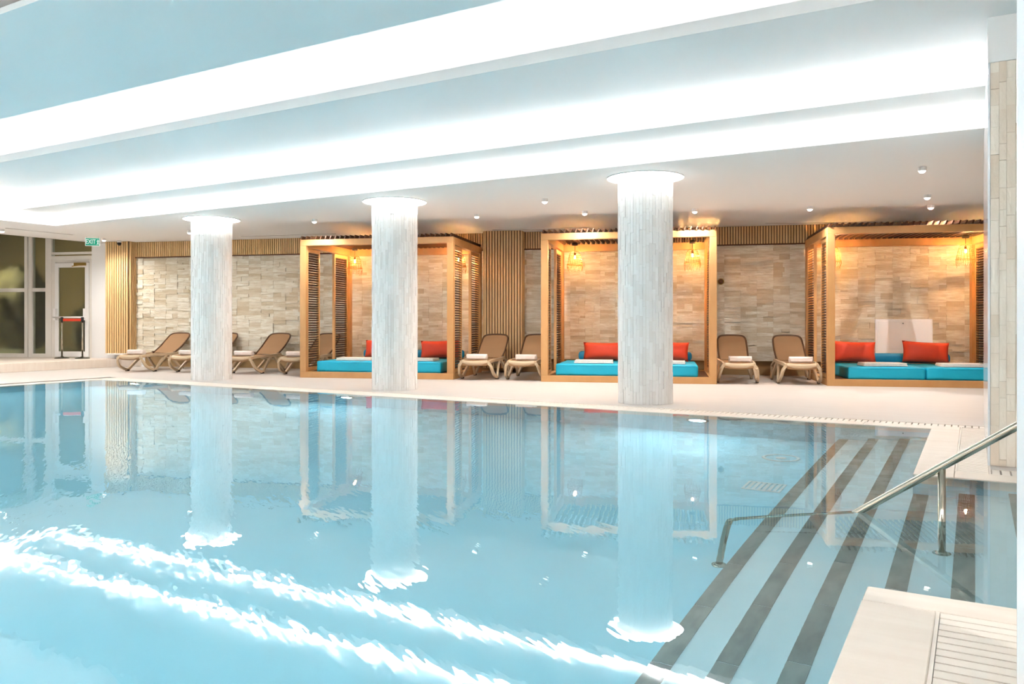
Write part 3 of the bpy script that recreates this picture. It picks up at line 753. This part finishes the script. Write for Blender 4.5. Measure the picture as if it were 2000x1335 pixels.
MB().box(d0, d0 + .10, -.05, .05, PL, 2.585).box(d1 - .06, d1, -.05, .05, PL, 2.585).box(d0 + .1, d1 - .06, -.05, .05, 2.50, 2.585).build('frame', 'aluminium_white', dr_, bevel=.004)
la, lb = d0 + .11, d1 - .07
lf = MB().box(la, la + .10, -.075, -.03, PL + .02, 2.49).box(lb - .10, lb, -.075, -.03, PL + .02, 2.49).box(la + .1, lb - .1, -.075, -.03, 2.38, 2.49).box(la + .1, lb - .1, -.075, -.03, PL + .02, PL + .15).build('leaf', 'white_paint', dr_, bevel=.004)
MB().box(la + .1, lb - .1, -.058, -.046, PL + .15, 2.38).build('pane', 'glass', lf)
pb_ = MB().tube([(la + .02, -.15, 1.17), (lb - .02, -.15, 1.17)], .022, 8).build('push_bar', 'white_paint', dr_, smooth=True)
for x in (la + .05, lb - .05): MB().box(x - .035, x + .035, -.16, -.075, 1.10, 1.38).build('bar_case', 'white_paint', pb_, bevel=.006)
cl = MB().box(lb - .36, lb - .06, -.14, -.075, 2.42, 2.49).build('door_closer', 'brass', dr_, bevel=.006)
MB().tube([(lb - .1, -.11, 2.45), (lb - .36, -.19, 2.40)], .012, 6).build('arm', 'brass', cl)
# plain wall right of the door, closing the corner behind the pier
MB().box(d1, -12.3, WY - .05, WY + .1, 0, 3.5).build('wall_corner', 'plaster', kind='structure')
# raised stone platform before the glazing
pa, pq = pw(-17.45, 2.0), pw(-17.45, wp(-12.6, 16.3)[1] + .3)
MB().prism([(pa.x, pa.y), (pq.x, pq.y), (pq.x + .6, WY + .1), (gx(-90), WY + .1), (-22, 12), (-22, pa.y)], .002, PL).build('floor_platform', 'coping', kind='structure', bevel=.008, label='low stone platform in front of the exit door')
# barrier posts with a red belt in front of the door
def stanchion(px, label):
    x = gx(px) * (WY - .45) / WY
    root = empty('barrier_post', (x, WY - .45, PL), 0, label=label, cat='barrier post', group='barrier posts at the exit door')
    MB().lathe([(.16, 0), (.16, .015), (.06, .03), (.03, .05)], 24).build('base', 'chrome_dark', root, smooth=True)
    MB().lathe([(.02, .03), (.02, .93)], 14).build('tube', 'steel', root, smooth=True)
    MB().lathe([(.032, .88), (.032, .97), (.02, .985)], 16).build('head', 'black', root, smooth=True)
    return x
xa, xb = stanchion(121, 'slim barrier post at the left of the exit door'), stanchion(161, 'slim chrome barrier post right in front of the exit door glass')
MB().box(xa + .03, xb - .03, WY - .455, WY - .445, PL + .885, PL + .945).build('barrier_belt', 'red_belt', label='red belt stretched between the two barrier posts', cat='belt')

# exit sign hung from the ceiling
ex = empty('exit_sign', (-12.62, 15.55, 2.835), YAW * 2.2, label='green illuminated EXIT sign hanging by the door', cat='sign')
MB().box(-.15, .15, -.012, .012, -.09, .09).build('plate', 'exit_white', ex, bevel=.004)
MB().box(-.14, .14, -.016, -.012, -.08, .08).build('panel', 'exit_green', ex)
for s in (-.12, .12): MB().tube([(s, 0, .10), (s, 0, T - 2.835)], .004, 6).build('hanger', 'steel', ex)
fc = bpy.data.curves.new('lettering', 'FONT'); fc.body = 'EXIT'; fc.size = .135; fc.extrude = .002; fc.align_x = 'CENTER'; fc.align_y = 'CENTER'
fo = bpy.data.objects.new('tmp_text', fc); COL.objects.link(fo); bpy.context.view_layer.update()
tm = bpy.data.meshes.new_from_object(fo.evaluated_get(bpy.context.evaluated_depsgraph_get())); bpy.data.objects.remove(fo)
tm.materials.clear(); tm.materials.append(MATS['exit_white'])
to = inst('lettering', tm, ex, (-.035, -.019, 0), (R(90), 0, 0)); to.scale = (.74, 1.05, 1)
rm = MB()
rm.lathe([(.001, -.002), (.012, -.002), (.012, .002), (.001, .002)], 10, (.118, .04, 0)).box(.108, .126, -.02, .026, -.002, .002).box(.09, .14, .008, .018, -.002, .002)
rm.add([(.11, -.02, 0), (.124, -.02, 0), (.142, -.062, 0), (.130, -.062, 0)], [(0, 1, 2, 3)]).add([(.11, -.02, .001), (.122, -.02, .001), (.104, -.062, .001), (.092, -.062, .001)], [(0, 1, 2, 3)])
rm.build('running_figure', 'exit_white', ex, loc=(-.005, -.019, 0)).rotation_euler = (R(90), 0, 0)

# security camera on the slat pier
sc_ = empty('security_camera', (-12.62, 16.42, T), 0, label='tiny black security camera under the ceiling by the slat pier', cat='camera')
MB().lathe([(.045, 0), (.05, -.03), (.04, -.05)], 16).build('mount', 'white_paint', sc_, smooth=True)
MB().lathe([(.045, -.045), (.048, -.075), (.03, -.105), (.004, -.115)], 16).build('dome', 'black', sc_, smooth=True)

# ------------------------------------------------------------------ ceiling downlights and air slots
def ray(px, py, z):
    a_, b_ = (px - 1000) / FPX, (629 - py) / FPX; d = (z - CAMZ) / b_; r = a_ * d
    return Vector((r * math.cos(YAW) - d * math.sin(YAW), r * math.sin(YAW) + d * math.cos(YAW), z))
DL = [((1801, 326), 'largest ceiling downlight, nearest the end wall at the right'), ((1811, 380), 'ceiling downlight above the right cabana, middle of three in a row'), ((1818, 400), 'ceiling downlight above the right cabana, farthest of three in a row'),
      ((1582, 403), 'ceiling downlight above the two loungers left of the right cabana'), ((1357, 408), 'ceiling downlight just right of the nearest column'), ((1142, 412), 'ceiling downlight left of the nearest column, above the middle cabana'),
      ((1064, 388), 'ceiling downlight midway between the nearest and middle columns'), ((931, 418), 'ceiling downlight above the wide slat pier'), ((614, 428), 'ceiling downlight above the left corner of the leftmost cabana'),
      ((370, 450), 'ceiling downlight just left of the farthest column'), ((203, 465), 'ceiling downlight beside the exit sign'), ((4, 447), 'ceiling downlight at the far left edge')]
for (q, lab) in DL:
    p = ray(*q, T)
    root = empty('downlight', p, 0, label=lab, cat='downlight', group='small ceiling downlights')
    MB().lathe([(.05, 0), (.05, -.05), (.043, -.05), (.043, -.03)], 20, cap=False).build('housing', 'white_paint', root, smooth=False)
    MB().lathe([(.043, -.040), (.040, -.058), (.026, -.072), (.002, -.078)], 20, cap=False).build('lens', 'lens', root, smooth=True)
    ld = bpy.data.lights.new('downlight_beam', 'SPOT'); ld.energy = DOWN; ld.color = (1, .955, .91); ld.spot_size = R(160); ld.spot_blend = 1; ld.shadow_soft_size = 0
    lo = bpy.data.objects.new('downlight_beam', ld); COL.objects.link(lo); lo.parent = root; lo.location = (0, 0, -.085)
# fill downlights added out of view over the near, left and right decks
FILL_DL = [(x, -2.2) for x in (-15, -11.5, -8, -4.5, -1, 2.2)] + [(-16.9, y) for y in (1.5, 4.5, 7.5)] + [(2.2, 1.5)]
for k, (x, y) in enumerate(FILL_DL):
    ld_root = copy_tree([o for o in COL.objects if o.name == 'downlight'][0]); ld_root.location = pw(x, y, T)
    if y < 1 or x > 0:
        for ch in ld_root.children:
            if ch.type == 'LIGHT': ch.data = ch.data.copy(); ch.data.energy = DOWN_NEAR
    ld_root['label'] = 'added unseen fill downlight over the %s, %s' % (('near deck', 'left pool end deck', 'right deck')[0 if k < 6 else 1 if k < 9 else 2], ('leftmost of six', 'second from the left', 'third from the left', 'fourth from the left', 'fifth from the left', 'rightmost of six', 'nearest the viewer', 'middle of three', 'nearest the exit door', 'beside the grate')[k])
for (qa, qb, lab) in (((1495, 435.5), (1716, 433), 'dark linear air slot in the ceiling above the right cabana corner'), ((470, 461), (655, 456), 'dark linear air slot in the ceiling left of the middle column'),
                      ((962, 448), (1148, 445), 'dark linear air slot in the ceiling above the wide slat pier'), ((12, 445), (143, 458), 'dark linear air slot in the ceiling above the glazing')):
    p, q = ray(*qa, T), ray(*qb, T); m_ = (p + q) / 2; ln = (q - p).length; rz = math.atan2(q.y - p.y, q.x - p.x)
    root = empty('air_slot', (m_.x, m_.y, T), rz, label=lab, cat='air slot', group='linear air slots in the ceiling')
    MB().box(-ln / 2, ln / 2, -.03, .03, -.004, .001).build('blade', 'slot', root)
    MB().box(-ln / 2 - .01, ln / 2 + .01, -.042, -.03, -.006, .001).box(-ln / 2 - .01, ln / 2 + .01, .03, .042, -.006, .001).build('frame', 'plaster', root)

# ------------------------------------------------------------------ night garden behind the glazing
MB().prism([(-30, WY + .15), (-9, WY + .15), (-9, 27), (-36, 27)], -.05, PL - .06).build('garden_ground', 'ground_out', kind='structure')
MB().box(-34, -9, 24, 24.3, 0, 5.5).build('wall_garden', 'wall_out', kind='structure')
from mathutils import noise as nz
def shrub(x, y, s, hgt, label):
    root = empty('shrub', (x, y, PL - .06), 0, label=label, cat='shrub', group='shrubs in the dark garden')
    bm = bmesh.new(); bmesh.ops.create_icosphere(bm, subdivisions=4, radius=1)
    for v in bm.verts:
        q = v.co.copy(); f_ = 1 + .28 * nz.noise(q * 2.3 + Vector((x, y, 0))) + .16 * nz.noise(q * 7 + Vector((y, x, 3)))
        v.co = Vector((q.x * s * f_, q.y * s * f_, max(.12, (q.z + 1.0) * hgt / 2 * f_)))
    me = bpy.data.meshes.new('foliage'); bm.to_mesh(me); bm.free(); me.materials.append(MATS['leaf']); me.polygons.foreach_set('use_smooth', [True] * len(me.polygons)); inst('foliage', me, root)
    MB().tube([(0, 0, 0), (.02, 0, .5)], .05, 8).build('stem', 'rim_brown', root)
shrub(-15.9, 19.6, .55, 1.3, 'dark green shrub behind the left glazing'); shrub(-18.9, 20.4, .9, 2.4, 'tall dark shrub behind the far left pane')
shrub(-14.9, 21.9, .7, 1.9, 'olive shrub behind the exit door glass'); shrub(-17.2, 22.4, .9, 3.1, 'tallest olive shrub at the garden wall')
ld = bpy.data.lights.new('garden_fill_light', 'AREA'); ld.energy = GARDEN; ld.size = 1.0; ld.color = (1, .9, .62)
gl = empty('garden_fill_lamp', (-20.5, 18.6, 3.0), 0, label='unseen lamp added to light the garden, left of the glazing', cat='lamp')  # lamp and pole added out of view to light the garden
MB().box(-.5, .5, -.5, .5, .02, .08).build('head', 'black', gl); MB().tube([(0, .0, .03), (0, 0, -2.87)], .04, 8).build('pole', 'black', gl, loc=(-.4, -.4, 0))
lo = bpy.data.objects.new('garden_fill_light', ld); COL.objects.link(lo); lo.parent = gl; lo.rotation_euler = (R(35), 0, R(-25))
